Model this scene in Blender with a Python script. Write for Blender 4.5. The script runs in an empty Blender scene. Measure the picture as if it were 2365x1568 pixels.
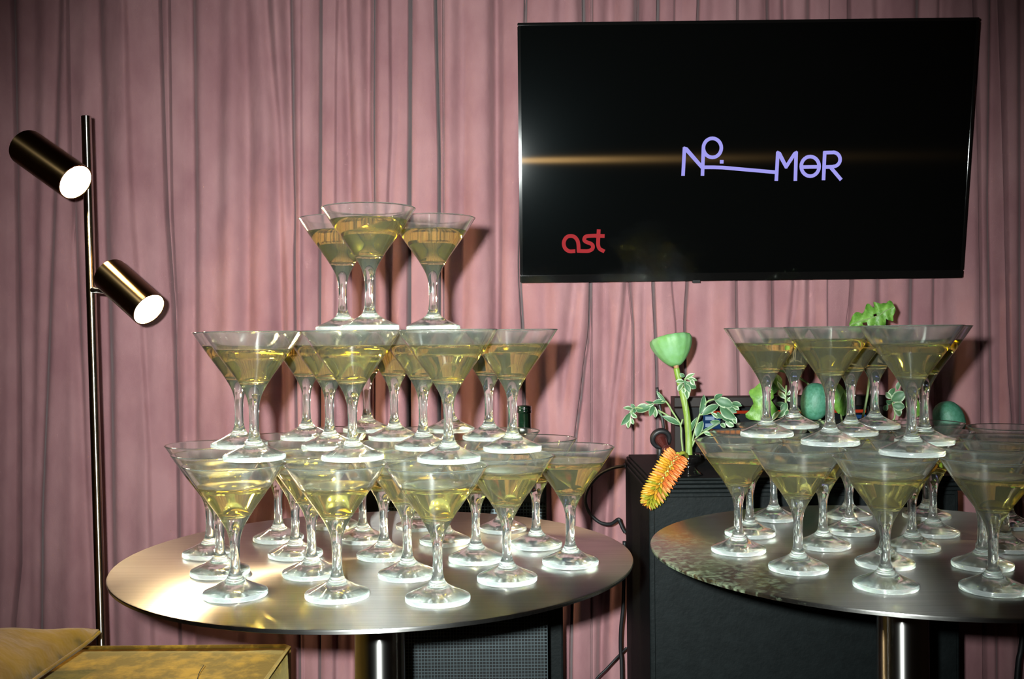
import bpy, bmesh, math, random
import numpy as np
from mathutils import Vector, Matrix, Quaternion

random.seed(7)
S = bpy.context.scene
COL = S.collection

# ------------------------------------------------------------------ camera
FPX, CX, CY = 2299.3, 1182.5, 784.0          # 35 mm lens on a 2365 x 1568 frame
PITCH, ROLL = 0.00372, -0.00891
TH = 0.72                                     # table-top height
CZ = TH + 0.2672                              # camera height
CAM = Vector((0, 0, CZ))
_f = Vector((0, math.cos(PITCH), -math.sin(PITCH)))
_u = Vector((0, math.sin(PITCH), math.cos(PITCH)))
_r = Vector((1, 0, 0))
RT = _r*math.cos(ROLL) + _u*math.sin(ROLL)
UP = -_r*math.sin(ROLL) + _u*math.cos(ROLL)
FW = _f
cam_d = bpy.data.cameras.new('camera'); cam_d.lens = 35; cam_d.sensor_width = 36; cam_d.sensor_fit = 'HORIZONTAL'
cam_d.clip_start = 0.02
cam = bpy.data.objects.new('camera', cam_d); COL.objects.link(cam)
cam.matrix_world = Matrix(((RT.x, UP.x, -FW.x, CAM.x), (RT.y, UP.y, -FW.y, CAM.y), (RT.z, UP.z, -FW.z, CAM.z), (0, 0, 0, 1)))
S.camera = cam

def ray(x, y):
    return RT*((x-CX)/FPX) + UP*((CY-y)/FPX) + FW
def PX(x, y, Y):
    """the point at distance Y (along the room) that lies on this line of sight"""
    d = ray(x, y); return CAM + d*(Y/d.y)

# ------------------------------------------------------------------ world, flash, exposure
w = bpy.data.worlds.new('World'); S.world = w; w.use_nodes = True
bg = w.node_tree.nodes['Background']
bg.inputs[0].default_value = (1.0, 0.52, 0.28, 1); bg.inputs[1].default_value = 0.007

FLASH_W = 320.0
fl = bpy.data.lights.new('camera_flash', 'SPOT'); fl.energy = FLASH_W; fl.color = (0.93, 1.0, 0.97)
fl.spot_size = math.radians(71); fl.spot_blend = 1.0; fl.shadow_soft_size = 0.011
flo = bpy.data.objects.new('camera_flash', fl); COL.objects.link(flo)
flo.location = CAM + RT*(-0.050) + UP*0.033 + FW*0.0
flo.rotation_euler = (PX(1150, 860, 2.0) - flo.location).to_track_quat('-Z', 'Y').to_euler()

S.view_settings.view_transform = 'Standard'; S.view_settings.look = 'None'
S.view_settings.exposure = 0.0; S.view_settings.gamma = 1.0
S.view_settings.use_curve_mapping = False
cy = S.cycles
cy.max_bounces = 14; cy.transmission_bounces = 14; cy.glossy_bounces = 8; cy.diffuse_bounces = 3
cy.transparent_max_bounces = 16
cy.caustics_reflective = True; cy.caustics_refractive = True; cy.blur_glossy = 0.3
cy.sample_clamp_indirect = 0.0
cy.use_adaptive_sampling = True; cy.adaptive_threshold = 0.05
cy.use_denoising = True
try: cy.denoiser = 'OPENIMAGEDENOISE'
except Exception: pass

# ------------------------------------------------------------------ helpers
def tag(o, label=None, cat=None, group=None, kind=None):
    if label: o['label'] = label
    if cat: o['category'] = cat
    if group: o['group'] = group
    if kind: o['kind'] = kind
    return o

def thing(name, loc, label, cat, group=None):
    o = bpy.data.objects.new(name, None); COL.objects.link(o); o.location = loc
    o.empty_display_size = 0.02
    return tag(o, label, cat, group)

def wloc(o):
    v = Vector((0, 0, 0))
    while o is not None:
        v += o.location; o = o.parent
    return v

def mk(name, verts, faces, mat, parent=None, smooth=False, local=False, mats=None, fmat=None):
    """verts in world space (unless local); parents are never rotated here"""
    off = Vector((0, 0, 0)) if (local or parent is None) else wloc(parent)
    me = bpy.data.meshes.new(name)
    me.from_pydata([tuple(Vector(v)-off) for v in verts], [], faces)
    for m in (mats or [mat]): me.materials.append(m)
    if fmat: me.polygons.foreach_set('material_index', fmat)
    if smooth: me.polygons.foreach_set('use_smooth', [True]*len(me.polygons))
    me.update()
    o = bpy.data.objects.new(name, me); COL.objects.link(o)
    if parent: o.parent = parent
    return o

def bm_obj(name, bm, mat, parent=None, smooth=False):
    off = wloc(parent) if parent else Vector((0, 0, 0))
    bmesh.ops.translate(bm, verts=bm.verts, vec=-off)
    me = bpy.data.meshes.new(name); bm.to_mesh(me); bm.free(); me.materials.append(mat)
    if smooth: me.polygons.foreach_set('use_smooth', [True]*len(me.polygons))
    o = bpy.data.objects.new(name, me); COL.objects.link(o)
    if parent: o.parent = parent
    return o

def box(name, lo, hi, mat, parent=None, bevel=0.0, seg=2):
    bm = bmesh.new(); bmesh.ops.create_cube(bm, size=1)
    for v in bm.verts:
        v.co = Vector([lo[i] + (v.co[i]+.5)*(hi[i]-lo[i]) for i in range(3)])
    if bevel: bmesh.ops.bevel(bm, geom=bm.edges[:], offset=bevel, segments=seg, affect='EDGES', profile=.5)
    return bm_obj(name, bm, mat, parent, smooth=False)

def frame_from(d):
    d = Vector(d).normalized()
    a = Vector((0, 0, 1)) if abs(d.z) < .9 else Vector((1, 0, 0))
    u = d.cross(a).normalized(); return u, d.cross(u).normalized()

def lathe_vf(prof, seg, axis_o=(0, 0, 0), axis=(0, 0, 1)):
    """prof: (r, t) list along the axis"""
    o = Vector(axis_o); d = Vector(axis).normalized()
    if abs(d.z-1) < 1e-6: u, v = Vector((1, 0, 0)), Vector((0, 1, 0))
    else: u, v = frame_from(d)
    V, F = [], []
    rings = []
    for r, t in prof:
        if r < 1e-6:
            rings.append([len(V)]); V.append(o + d*t)
        else:
            rings.append(list(range(len(V), len(V)+seg)))
            for k in range(seg):
                a = 2*math.pi*k/seg
                V.append(o + d*t + u*(r*math.cos(a)) + v*(r*math.sin(a)))
    for A, B in zip(rings[:-1], rings[1:]):
        for k in range(seg):
            k2 = (k+1) % seg
            if len(A) == 1 and len(B) == 1: continue
            if len(A) == 1: F.append((A[0], B[k2], B[k]))
            elif len(B) == 1: F.append((A[k], A[k2], B[0]))
            else: F.append((A[k], A[k2], B[k2], B[k]))
    return V, F

def lathe(name, prof, mat, parent=None, seg=48, o=(0, 0, 0), axis=(0, 0, 1), smooth=True, local=False, flip=False, sharp=None):
    V, F = lathe_vf(prof, seg, o, axis)
    if flip: F = [tuple(reversed(f)) for f in F]
    ob = mk(name, V, F, mat, parent, smooth, local)
    if sharp is not None:
        try: ob.data.set_sharp_from_angle(angle=math.radians(sharp))
        except Exception: pass
    return ob

def add_uv(ob, o, axis):
    o = Vector(o) - wloc(ob.parent); d = Vector(axis).normalized(); u, v = frame_from(d)
    uv = ob.data.uv_layers.new(name='UVMap')
    for p in ob.data.polygons:
        a0 = None
        for li in p.loop_indices:
            q = ob.data.vertices[ob.data.loops[li].vertex_index].co - o; t = q.dot(d); r = q - d*t
            a = math.atan2(r.dot(v), r.dot(u))
            if a0 is None: a0 = a
            while a-a0 > math.pi: a -= 2*math.pi
            while a-a0 < -math.pi: a += 2*math.pi
            uv.data[li].uv = (a/6.2832, t*3)

def tube(name, pts, rad, mat, parent=None, seg=10, caps=True):
    pts = [Vector(p) for p in pts]
    n = len(pts); rad = rad if isinstance(rad, (list, tuple)) else [rad]*n
    V, F = [], []
    u = None
    for i, p in enumerate(pts):
        t = (pts[min(i+1, n-1)] - pts[max(i-1, 0)]).normalized()
        if u is None: u, v = frame_from(t)
        else:
            u = (u - t*u.dot(t)).normalized(); v = t.cross(u)
        for k in range(seg):
            a = 2*math.pi*k/seg; V.append(p + u*(rad[i]*math.cos(a)) + v*(rad[i]*math.sin(a)))
    for i in range(n-1):
        for k in range(seg):
            k2 = (k+1) % seg
            F.append((i*seg+k, i*seg+k2, (i+1)*seg+k2, (i+1)*seg+k))
    if caps:
        F.append(tuple(reversed(range(seg)))); F.append(tuple(range((n-1)*seg, n*seg)))
    return mk(name, V, F, mat, parent, True)

def spline(pts, n=8):
    """Catmull-Rom through pts"""
    pts = [Vector(p) for p in pts]; out = []
    for i in range(len(pts)-1):
        p0, p1, p2, p3 = pts[max(i-1, 0)], pts[i], pts[i+1], pts[min(i+2, len(pts)-1)]
        for k in range(n):
            t = k/n
            out.append(.5*((2*p1) + (p2-p0)*t + (2*p0-5*p1+4*p2-p3)*t*t + (3*p1-p0-3*p2+p3)*t**3))
    out.append(pts[-1]); return out

# ------------------------------------------------------------------ materials
def new_mat(name):
    m = bpy.data.materials.new(name); m.use_nodes = True
    nt = m.node_tree; return m, nt, nt.nodes['Principled BSDF'], nt.nodes['Material Output']

def principled(name, col, rough=.5, metal=0, spec=.5, coat=0, sheen=0, noise=None, bump=None, aniso=0):
    m, nt, b, out = new_mat(name)
    b.inputs['Base Color'].default_value = (*col, 1)
    b.inputs['Roughness'].default_value = rough; b.inputs['Metallic'].default_value = metal
    b.inputs['Specular IOR Level'].default_value = spec
    b.inputs['Coat Weight'].default_value = coat; b.inputs['Coat Roughness'].default_value = .05
    b.inputs['Sheen Weight'].default_value = sheen
    b.inputs['Anisotropic'].default_value = aniso
    tc = nt.nodes.new('ShaderNodeTexCoord')
    if noise:
        sc, c2, lo, hi = noise
        n = nt.nodes.new('ShaderNodeTexNoise'); n.inputs['Scale'].default_value = sc; n.inputs['Detail'].default_value = 6
        nt.links.new(tc.outputs['Object'], n.inputs['Vector'])
        r = nt.nodes.new('ShaderNodeValToRGB'); r.color_ramp.elements[0].position = lo; r.color_ramp.elements[1].position = hi
        r.color_ramp.elements[0].color = (*col, 1); r.color_ramp.elements[1].color = (*c2, 1)
        nt.links.new(n.outputs['Fac'], r.inputs['Fac']); nt.links.new(r.outputs['Color'], b.inputs['Base Color'])
    if bump:
        sc, st, dist = bump
        n = nt.nodes.new('ShaderNodeTexNoise'); n.inputs['Scale'].default_value = sc; n.inputs['Detail'].default_value = 4
        nt.links.new(tc.outputs['Object'], n.inputs['Vector'])
        bp = nt.nodes.new('ShaderNodeBump'); bp.inputs['Strength'].default_value = st; bp.inputs['Distance'].default_value = dist
        nt.links.new(n.outputs['Fac'], bp.inputs['Height']); nt.links.new(bp.outputs['Normal'], b.inputs['Normal'])
    return m

def emit(name, col, strength):
    m = bpy.data.materials.new(name); m.use_nodes = True; nt = m.node_tree
    nt.nodes.remove(nt.nodes['Principled BSDF'])
    e = nt.nodes.new('ShaderNodeEmission'); e.inputs[0].default_value = (*col, 1); e.inputs[1].default_value = strength
    nt.links.new(e.outputs[0], nt.nodes['Material Output'].inputs[0]); return m

def glassy(name, col, ior, rough, haze=0.0, hazecol=(1, 1, 1)):
    m = bpy.data.materials.new(name); m.use_nodes = True; nt = m.node_tree
    nt.nodes.remove(nt.nodes['Principled BSDF']); out = nt.nodes['Material Output']
    g = nt.nodes.new('ShaderNodeBsdfGlass'); g.inputs['Color'].default_value = (*col, 1)
    g.inputs['IOR'].default_value = ior; g.inputs['Roughness'].default_value = rough
    if haze:
        d = nt.nodes.new('ShaderNodeBsdfTranslucent'); d.inputs[0].default_value = (*hazecol, 1)
        d2 = nt.nodes.new('ShaderNodeBsdfDiffuse'); d2.inputs[0].default_value = (*hazecol, 1)
        mm = nt.nodes.new('ShaderNodeMixShader'); mm.inputs[0].default_value = .6
        nt.links.new(d.outputs[0], mm.inputs[1]); nt.links.new(d2.outputs[0], mm.inputs[2])
        mx = nt.nodes.new('ShaderNodeMixShader'); mx.inputs[0].default_value = haze
        nt.links.new(g.outputs[0], mx.inputs[1]); nt.links.new(mm.outputs[0], mx.inputs[2])
        nt.links.new(mx.outputs[0], out.inputs[0])
    else: nt.links.new(g.outputs[0], out.inputs[0])
    return m

M_GLASS = glassy('clear_glass', (.985, 1, .99), 1.5, .05, .020, (.92, 1, .97))  # pale haze imitates flash light scattered among the glasses
M_FOOT = glassy('clear_glass_foot', (.985, 1, .99), 1.5, .05, .030, (.90, 1, 1))  # stronger haze imitates the flash brightness of the feet
M_EDGE = glassy('glass_edge_glow', (.985, 1, .99), 1.5, .12, .20, (.90, 1, 1))  # white haze on the foot wall imitates light escaping at the glass edge
M_WET = glassy('wine_body', (.91, .84, .40), 1.33/1.5, .0, .022, (1, .90, .30))
M_WTOP = glassy('wine_surface', (.97, .95, .78), 1.33, .0, .008, (1, .95, .6))

def curtain_mat():
    m, nt, b, out = new_mat('pink_velvet')
    tc = nt.nodes.new('ShaderNodeTexCoord')
    mp = nt.nodes.new('ShaderNodeMapping'); mp.inputs['Scale'].default_value = (6, 6, 3)
    nt.links.new(tc.outputs['Object'], mp.inputs['Vector'])
    n = nt.nodes.new('ShaderNodeTexNoise'); n.inputs['Scale'].default_value = 2.2; n.inputs['Detail'].default_value = 5
    nt.links.new(mp.outputs[0], n.inputs['Vector'])
    r = nt.nodes.new('ShaderNodeValToRGB'); r.color_ramp.elements[0].position = .32; r.color_ramp.elements[1].position = .68
    r.color_ramp.elements[0].color = (.250, .119, .131, 1); r.color_ramp.elements[1].color = (.335, .176, .185, 1)
    nt.links.new(n.outputs['Fac'], r.inputs['Fac']); nt.links.new(r.outputs['Color'], b.inputs['Base Color'])
    b.inputs['Roughness'].default_value = .9; b.inputs['Specular IOR Level'].default_value = .15
    b.inputs['Sheen Weight'].default_value = .12; b.inputs['Sheen Roughness'].default_value = .4
    n2 = nt.nodes.new('ShaderNodeTexNoise'); n2.inputs['Scale'].default_value = 9; n2.inputs['Detail'].default_value = 3
    mp2 = nt.nodes.new('ShaderNodeMapping'); mp2.inputs['Scale'].default_value = (1.6, 1.6, .8)
    nt.links.new(tc.outputs['Object'], mp2.inputs['Vector']); nt.links.new(mp2.outputs[0], n2.inputs['Vector'])
    n3 = nt.nodes.new('ShaderNodeTexNoise'); n3.inputs['Scale'].default_value = 700; n3.inputs['Detail'].default_value = 2
    nt.links.new(tc.outputs['Object'], n3.inputs['Vector'])
    b1 = nt.nodes.new('ShaderNodeBump'); b1.inputs['Strength'].default_value = .45; b1.inputs['Distance'].default_value = .012
    b2 = nt.nodes.new('ShaderNodeBump'); b2.inputs['Strength'].default_value = .35; b2.inputs['Distance'].default_value = .0008
    nt.links.new(n2.outputs['Fac'], b1.inputs['Height']); nt.links.new(n3.outputs['Fac'], b2.inputs['Height'])
    nt.links.new(b1.outputs[0], b2.inputs['Normal']); nt.links.new(b2.outputs[0], b.inputs['Normal'])
    return m
M_CURT = curtain_mat()

def steel_mat(name, dusty):
    m, nt, b, out = new_mat(name)
    b.inputs['Metallic'].default_value = 1.0
    b.inputs['Anisotropic'].default_value = .86; b.inputs['Anisotropic Rotation'].default_value = .25
    tc = nt.nodes.new('ShaderNodeTexCoord')
    tg = nt.nodes.new('ShaderNodeTangent'); tg.direction_type = 'RADIAL'; tg.axis = 'Z'
    nt.links.new(tg.outputs[0], b.inputs['Tangent'])
    mp = nt.nodes.new('ShaderNodeMapping'); mp.inputs['Scale'].default_value = (6, 420, 1)
    nt.links.new(tc.outputs['Object'], mp.inputs['Vector'])
    n = nt.nodes.new('ShaderNodeTexNoise'); n.inputs['Scale'].default_value = 1.0; n.inputs['Detail'].default_value = 3
    nt.links.new(mp.outputs[0], n.inputs['Vector'])
    n2 = nt.nodes.new('ShaderNodeTexNoise'); n2.inputs['Scale'].default_value = 9; n2.inputs['Detail'].default_value = 6
    nt.links.new(tc.outputs['Object'], n2.inputs['Vector'])
    mr = nt.nodes.new('ShaderNodeMapRange'); mr.inputs[1].default_value = .3; mr.inputs[2].default_value = .7
    mr.inputs[3].default_value = .30; mr.inputs[4].default_value = .35
    nt.links.new(n2.outputs['Fac'], mr.inputs[0]); nt.links.new(mr.outputs[0], b.inputs['Roughness'])
    r = nt.nodes.new('ShaderNodeValToRGB'); r.color_ramp.elements[0].position = .3; r.color_ramp.elements[1].position = .7
    r.color_ramp.elements[0].color = (.34, .335, .32, 1); r.color_ramp.elements[1].color = (.45, .445, .425, 1)
    nt.links.new(n.outputs['Fac'], r.inputs['Fac']); nt.links.new(r.outputs['Color'], b.inputs['Base Color'])
    bp = nt.nodes.new('ShaderNodeBump'); bp.inputs['Strength'].default_value = .05; bp.inputs['Distance'].default_value = .0004
    nt.links.new(n.outputs['Fac'], bp.inputs['Height']); nt.links.new(bp.outputs[0], b.inputs['Normal'])
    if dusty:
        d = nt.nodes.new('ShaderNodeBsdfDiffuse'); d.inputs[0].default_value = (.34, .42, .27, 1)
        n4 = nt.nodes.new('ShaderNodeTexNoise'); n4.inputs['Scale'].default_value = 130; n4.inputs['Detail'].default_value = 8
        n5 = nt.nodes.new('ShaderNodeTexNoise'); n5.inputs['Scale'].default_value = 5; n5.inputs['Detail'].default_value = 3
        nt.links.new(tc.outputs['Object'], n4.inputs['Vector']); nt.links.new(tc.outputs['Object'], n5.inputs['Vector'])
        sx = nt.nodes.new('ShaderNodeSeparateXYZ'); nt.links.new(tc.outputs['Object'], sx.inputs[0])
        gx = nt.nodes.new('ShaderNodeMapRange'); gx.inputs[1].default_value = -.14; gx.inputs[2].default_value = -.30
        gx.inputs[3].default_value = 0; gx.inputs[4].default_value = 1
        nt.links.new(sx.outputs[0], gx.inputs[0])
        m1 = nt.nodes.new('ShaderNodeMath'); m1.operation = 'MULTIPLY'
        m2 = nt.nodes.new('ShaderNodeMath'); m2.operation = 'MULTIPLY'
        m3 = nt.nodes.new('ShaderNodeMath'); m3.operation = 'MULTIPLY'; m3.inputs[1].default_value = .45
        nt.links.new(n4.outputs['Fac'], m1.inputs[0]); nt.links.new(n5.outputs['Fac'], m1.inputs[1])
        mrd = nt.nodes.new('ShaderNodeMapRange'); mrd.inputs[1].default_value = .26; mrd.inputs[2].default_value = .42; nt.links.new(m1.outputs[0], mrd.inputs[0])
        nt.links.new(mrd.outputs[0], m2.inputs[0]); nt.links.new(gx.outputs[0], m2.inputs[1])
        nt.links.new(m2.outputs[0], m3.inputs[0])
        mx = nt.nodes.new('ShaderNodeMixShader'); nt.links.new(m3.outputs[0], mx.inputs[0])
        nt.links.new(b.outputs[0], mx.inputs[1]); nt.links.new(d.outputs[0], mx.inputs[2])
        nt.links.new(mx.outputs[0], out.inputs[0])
    return m
M_STEEL = steel_mat('brushed_steel', False)
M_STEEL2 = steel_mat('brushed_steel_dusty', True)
def tube_metal(name, col, rough, radial):
    m = principled(name, col, rough, 1, aniso=1.0); nt = m.node_tree; b = nt.nodes['Principled BSDF']
    b.inputs['Anisotropic Rotation'].default_value = .25
    tg = nt.nodes.new('ShaderNodeTangent'); tg.direction_type = 'RADIAL' if radial else 'UV_MAP'
    if radial: tg.axis = 'Z'
    nt.links.new(tg.outputs[0], b.inputs['Tangent']); return m
M_POLE = tube_metal('steel_tube', (.50, .49, .47), .33, True)
M_LPOLE = tube_metal('lamp_tube', (.48, .46, .43), .33, False)
M_BRASS = tube_metal('dark_brass', (.20, .125, .055), .30, False)
M_NICKEL = principled('satin_nickel', (.48, .46, .43), .22, 1)
M_LAMP = emit('lamp_diffuser_light', (1.0, .72, .38), 450)
M_BLACKP = principled('black_painted_wood', (.0026, .0042, .0045), .6, spec=.13, bump=(180, .5, .001), noise=(60, (.0046, .0068, .0072), .35, .75))
M_BLACK = principled('black_plastic', (.003, .003, .0032), .45, spec=.25)
M_CABLE = principled('black_rubber', (.008, .008, .009), .5)
M_WOOD = principled('dark_wood', (.0065, .0032, .0025), .5, spec=.25, noise=(20, (.011, .0055, .004), .4, .7))
M_MAROON = principled('maroon_lacquer', (.06, .014, .012), .25, coat=.6)
M_GRILLE = principled('grille_wire', (.10, .125, .135), .4, 1)
M_FLOOR = principled('dark_carpet', (.03, .022, .02), .95, noise=(40, (.045, .03, .027), .4, .7))
M_WALL = principled('dark_plaster', (.12, .09, .085), .9, bump=(60, .2, .002))
M_BOTTLE = principled('dark_green_bottle', (.004, .016, .008), .08, coat=1)
M_VASE = principled('black_gloss_ceramic', (.004, .0035, .0035), .06, coat=1)

# ------------------------------------------------------------------ room shell
YC = 2.10                                     # mean distance of the curtain
tag(mk('floor', [(-2.6, -1, 0), (2.6, -1, 0), (2.6, 2.45, 0), (-2.6, 2.45, 0), (-2.6, -1, -.05), (2.6, -1, -.05), (2.6, 2.45, -.05), (-2.6, 2.45, -.05)],
       [(0, 1, 2, 3), (7, 6, 5, 4), (0, 4, 5, 1), (1, 5, 6, 2), (2, 6, 7, 3), (3, 7, 4, 0)], M_FLOOR), 'dark carpeted floor', None, kind='structure')
tag(box('wall_back', (-2.6, 2.40, 0), (2.6, 2.5, 2.7), M_WALL), 'plain wall behind the pink curtain', None, kind='structure')

# ------------------------------------------------------------------ curtain
# folds as seen on the cloth: kind, polyline of (row, column), depth (m), half-width (columns)
FOLDS = [
 ('L', [(0, 20), (500, 31), (900, 37), (1310, 36), (1455, 24)], .05, 3.5),
 ('S', [(0, 75), (600, 70), (1450, 60)], .012, 14),
 ('S', [(0, 131), (450, 121), (880, 105), (1180, 90), (1500, 88)], .020, 11),
 ('L', [(0, 156), (350, 163), (478, 167)], .010, 4),
 ('S', [(480, 167), (880, 191), (1200, 201), (1500, 212)], .014, 8),
 ('S', [(0, 225), (500, 232), (850, 245), (1500, 255)], .024, 14),
 ('E', [(0, 299), (500, 311), (750, 329), (1050, 347), (1500, 356)], .014, 4),
 ('L', [(0, 366), (500, 381), (700, 393), (1000, 403), (1475, 413)], .032, 3.2),
 ('L', [(0, 390), (480, 392), (700, 400)], .010, 3),
 ('S', [(0, 437), (480, 446), (1500, 443)], .018, 10),
 ('S', [(0, 500), (600, 505), (1500, 520)], .010, 16),
 ('S', [(0, 562), (300, 570), (1500, 575)], .016, 12),
 ('S', [(0, 616), (160, 628), (300, 640), (1500, 660)], .020, 10),
 ('S', [(0, 662), (160, 666), (500, 672)], .022, 9),
 ('L', [(0, 671), (320, 675), (500, 681), (800, 684), (1500, 690)], .026, 2.6),
 ('E', [(0, 700), (1500, 699)], .008, 3),
 ('L', [(0, 739), (700, 736), (1500, 738)], .032, 2.8),
 ('E', [(0, 777), (160, 774), (1500, 773)], .012, 3),
 ('S', [(0, 794), (320, 803), (1500, 812)], .016, 8),
 ('S', [(0, 849), (300, 848), (500, 854), (1500, 852)], .032, 9),
 ('L', [(0, 863), (1500, 863)], .026, 2.6),
 ('E', [(0, 901), (300, 904), (450, 897), (1500, 895)], .014, 3),
 ('L', [(0, 947), (1500, 943)], .040, 4),
 ('L', [(0, 1005), (200, 1010), (350, 1014), (1500, 1014)], .045, 3.2),
 ('L', [(0, 1024), (1500, 1026)], .008, 2.5),
 ('S', [(0, 1064), (1500, 1070)], .014, 12),
 ('S', [(0, 1145), (700, 1148), (1500, 1140)], .024, 9),
 ('L', [(0, 1214), (600, 1200), (660, 1201), (770, 1208), (1500, 1220)], .030, 3.2),
 ('S', [(0, 1296), (660, 1260), (1500, 1275)], .016, 12),
 ('S', [(0, 1348), (400, 1350), (640, 1330), (900, 1300)], .018, 10),
 ('L', [(0, 1348), (640, 1364), (766, 1362), (835, 1350), (915, 1341), (1000, 1329), (1500, 1318)], .030, 3.2),
 ('L', [(0, 1366), (1500, 1366)], .010, 2.5),
 ('S', [(0, 1410), (640, 1400), (1500, 1395)], .016, 12),
 ('S', [(0, 1476), (650, 1452), (755, 1442), (846, 1432), (940, 1421), (1500, 1390)], .022, 7),
 ('L', [(0, 1476), (640, 1454), (690, 1458), (755, 1463), (1500, 1463)], .012, 3),
 ('S', [(700, 1490), (1500, 1484)], .016, 8),
 ('L', [(0, 1521), (660, 1508), (755, 1513), (870, 1517), (1500, 1522)], .030, 3),
 ('E', [(0, 1559), (660, 1552), (755, 1561), (1500, 1570)], .010, 3),
 ('L', [(0, 1612), (660, 1587), (730, 1582), (1500, 1590)], .018, 3),
 ('S', [(0, 1650), (1500, 1640)], .012, 14),
 ('L', [(0, 1700), (680, 1697), (900, 1704), (1500, 1710)], .016, 3),
 ('S', [(0, 1774), (680, 1745), (1500, 1745)], .014, 12),
 ('L', [(0, 1774), (680, 1787), (1500, 1800)], .020, 3),
 ('S', [(0, 1814), (680, 1841), (740, 1831), (1500, 1830)], .020, 7),
 ('S', [(0, 1874), (1500, 1875)], .018, 9),
 ('E', [(0, 1919), (680, 1909), (1500, 1909)], .022, 3.5),
 ('L', [(0, 1965), (680, 1970), (755, 1960), (1500, 1950)], .014, 4),
 ('S', [(0, 2027), (1500, 2050)], .020, 11),
 ('S', [(0, 2127), (700, 2110), (1500, 2110)], .016, 10),
 ('S', [(0, 2175), (700, 2163), (1500, 2170)], .014, 6),
 ('L', [(0, 2250), (274, 2257), (760, 2264), (1500, 2270)], .026, 3.5),
 ('S', [(0, 2302), (450, 2293), (900, 2298), (1500, 2305)], .026, 10),
 ('L', [(0, 2318), (570, 2321), (860, 2324), (980, 2334), (1500, 2350)], .018, 4),
 ('S', [(0, 2360), (1500, 2368)], .018, 9),
]
rf = random.Random(3)
xx = -30
while xx > -760:
    FOLDS.append((rf.choice('LSS'), [(0, xx), (1500, xx+rf.uniform(-15, 15))], rf.uniform(.015, .03), rf.uniform(4, 12))); xx -= rf.uniform(45, 110)
xx = 2410
while xx < 3100:
    FOLDS.append((rf.choice('LSS'), [(0, xx), (1500, xx+rf.uniform(-15, 15))], rf.uniform(.015, .03), rf.uniform(4, 12))); xx += rf.uniform(45, 110)

def curtain_depth(px, py):
    d = .008*np.sin(px/57.+py/900.) + .006*np.sin(px/31.+1.7-py/700.) + .004*np.sin(px/13.+py/400.)
    for kind, pl, amp, wd in FOLDS:
        xs = np.interp(py, [a for a, b in pl], [b for a, b in pl])
        u = px-xs
        fade = np.clip((py-pl[0][0]+90)/90, 0, 1)*np.clip((pl[-1][0]+90-py)/90, 0, 1)
        if pl[0][0] == 0: fade = np.where(py < 200, 1., fade)
        if pl[-1][0] >= 1400: fade = np.where(py > 1300, 1., fade)
        if kind == 'L':
            d = d + fade*(1.6*amp*np.exp(-(np.abs(u)/(wd*.62))**1.8) + .30*amp*np.exp(-(u/(wd*4))**2))
        elif kind == 'S':
            d = d + fade*amp*np.exp(-(u/wd)**2/2)
        else:
            s = 1/(1+np.exp(-np.clip(u/wd*2.2, -40, 40)))
            d = d + fade*amp*s*np.exp(-np.clip(u, 0, None)/70.)
    return d

def curtain(x0f, x1f, x0c, x1c, label):
    """panel between two edge polylines given in columns; rows run from the floor to above the frame"""
    rows = np.linspace(-420, 1868, 54)
    n = max(8, int((x1c-x0c)/3.0))
    V = []
    for py in rows:
        a = float(np.interp(py, [p[0] for p in x0f], [p[1] for p in x0f])); b = float(np.interp(py, [p[0] for p in x1f], [p[1] for p in x1f]))
        px = np.linspace(a, b, n)
        ex_ = [float(np.interp(py, [q[0] for q in pl], [q[1] for q in pl]))+k*wd for kd, pl, am, wd in FOLDS if kd in 'LE' and x0c-60 < pl[0][1] < x1c+60
               for k in (-2.2, -1.6, -1.2, -.9, -.6, -.3, 0, .3, .6, .9, 1.2, 1.6, 2.2)]
        px = np.sort(np.concatenate([px, np.clip(ex_, a, b)]))
        d = curtain_depth(px, np.full(len(px), py))
        for i in range(len(px)):
            q = PX(px[i], py, YC); q.y += d[i]-.012; q.z = max(q.z, .004); V.append(q)
    n = len(px)
    F = [(r*n+i, r*n+i+1, (r+1)*n+i+1, (r+1)*n+i) for r in range(len(rows)-1) for i in range(n-1)]
    o = mk('curtain', V, F, M_CURT, None, True)
    return tag(o, label, 'curtain', 'pink velvet curtain panels on the back wall')
E0 = [(0, -780), (1500, -780)]
E1 = [(0, 20), (500, 31), (900, 37), (1310, 36), (1455, 24)]
E2 = [(0, 1005), (200, 1010), (350, 1014), (1500, 1014)]
E3 = [(0, 3100), (1500, 3100)]
curtain(E0, E1, -780, 30, 'dusty pink velvet curtain panel at the far left edge')
curtain(E1, E2, 30, 1012, 'dusty pink velvet curtain panel behind the floor lamp and left tower')
curtain(E2, E3, 1012, 3100, 'dusty pink velvet curtain panel behind the television')

# ------------------------------------------------------------------ tables
def table(cx, cy, R, label, mat):
    t = thing('round_table', (cx, cy, 0), label, 'table')
    # plate: disc with a thin bevelled rim
    prof = [(0, TH), (R-.0022, TH), (R-.0006, TH-.0006), (R, TH-.0018), (R-.0006, TH-.0045), (R-.006, TH-.0065), (0, TH-.0065)]
    o = lathe('tabletop', prof, mat, t, seg=160, o=(cx, cy, 0), smooth=True, sharp=25)
    uv = o.data.uv_layers.new(name='UVMap')
    co = o.data.vertices
    for l in o.data.loops:
        v = co[l.vertex_index].co; uv.data[l.index].uv = (v.x, v.y)
    lathe('mounting_plate', [(0, TH-.0065), (.09, TH-.0065), (.09, TH-.012), (0, TH-.012)], M_BLACK, t, o=(cx, cy, 0), sharp=30)
    lathe('column', [(.0305, TH-.012), (.0305, .025)], M_POLE, t, seg=64, o=(cx, cy, 0), flip=False)
    lathe('base_plate', [(0, .026), (.20, .024), (.215, .012), (.215, 0), (0, 0)], M_POLE, t, seg=96, o=(cx, cy, 0), sharp=30)
    return t
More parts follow.
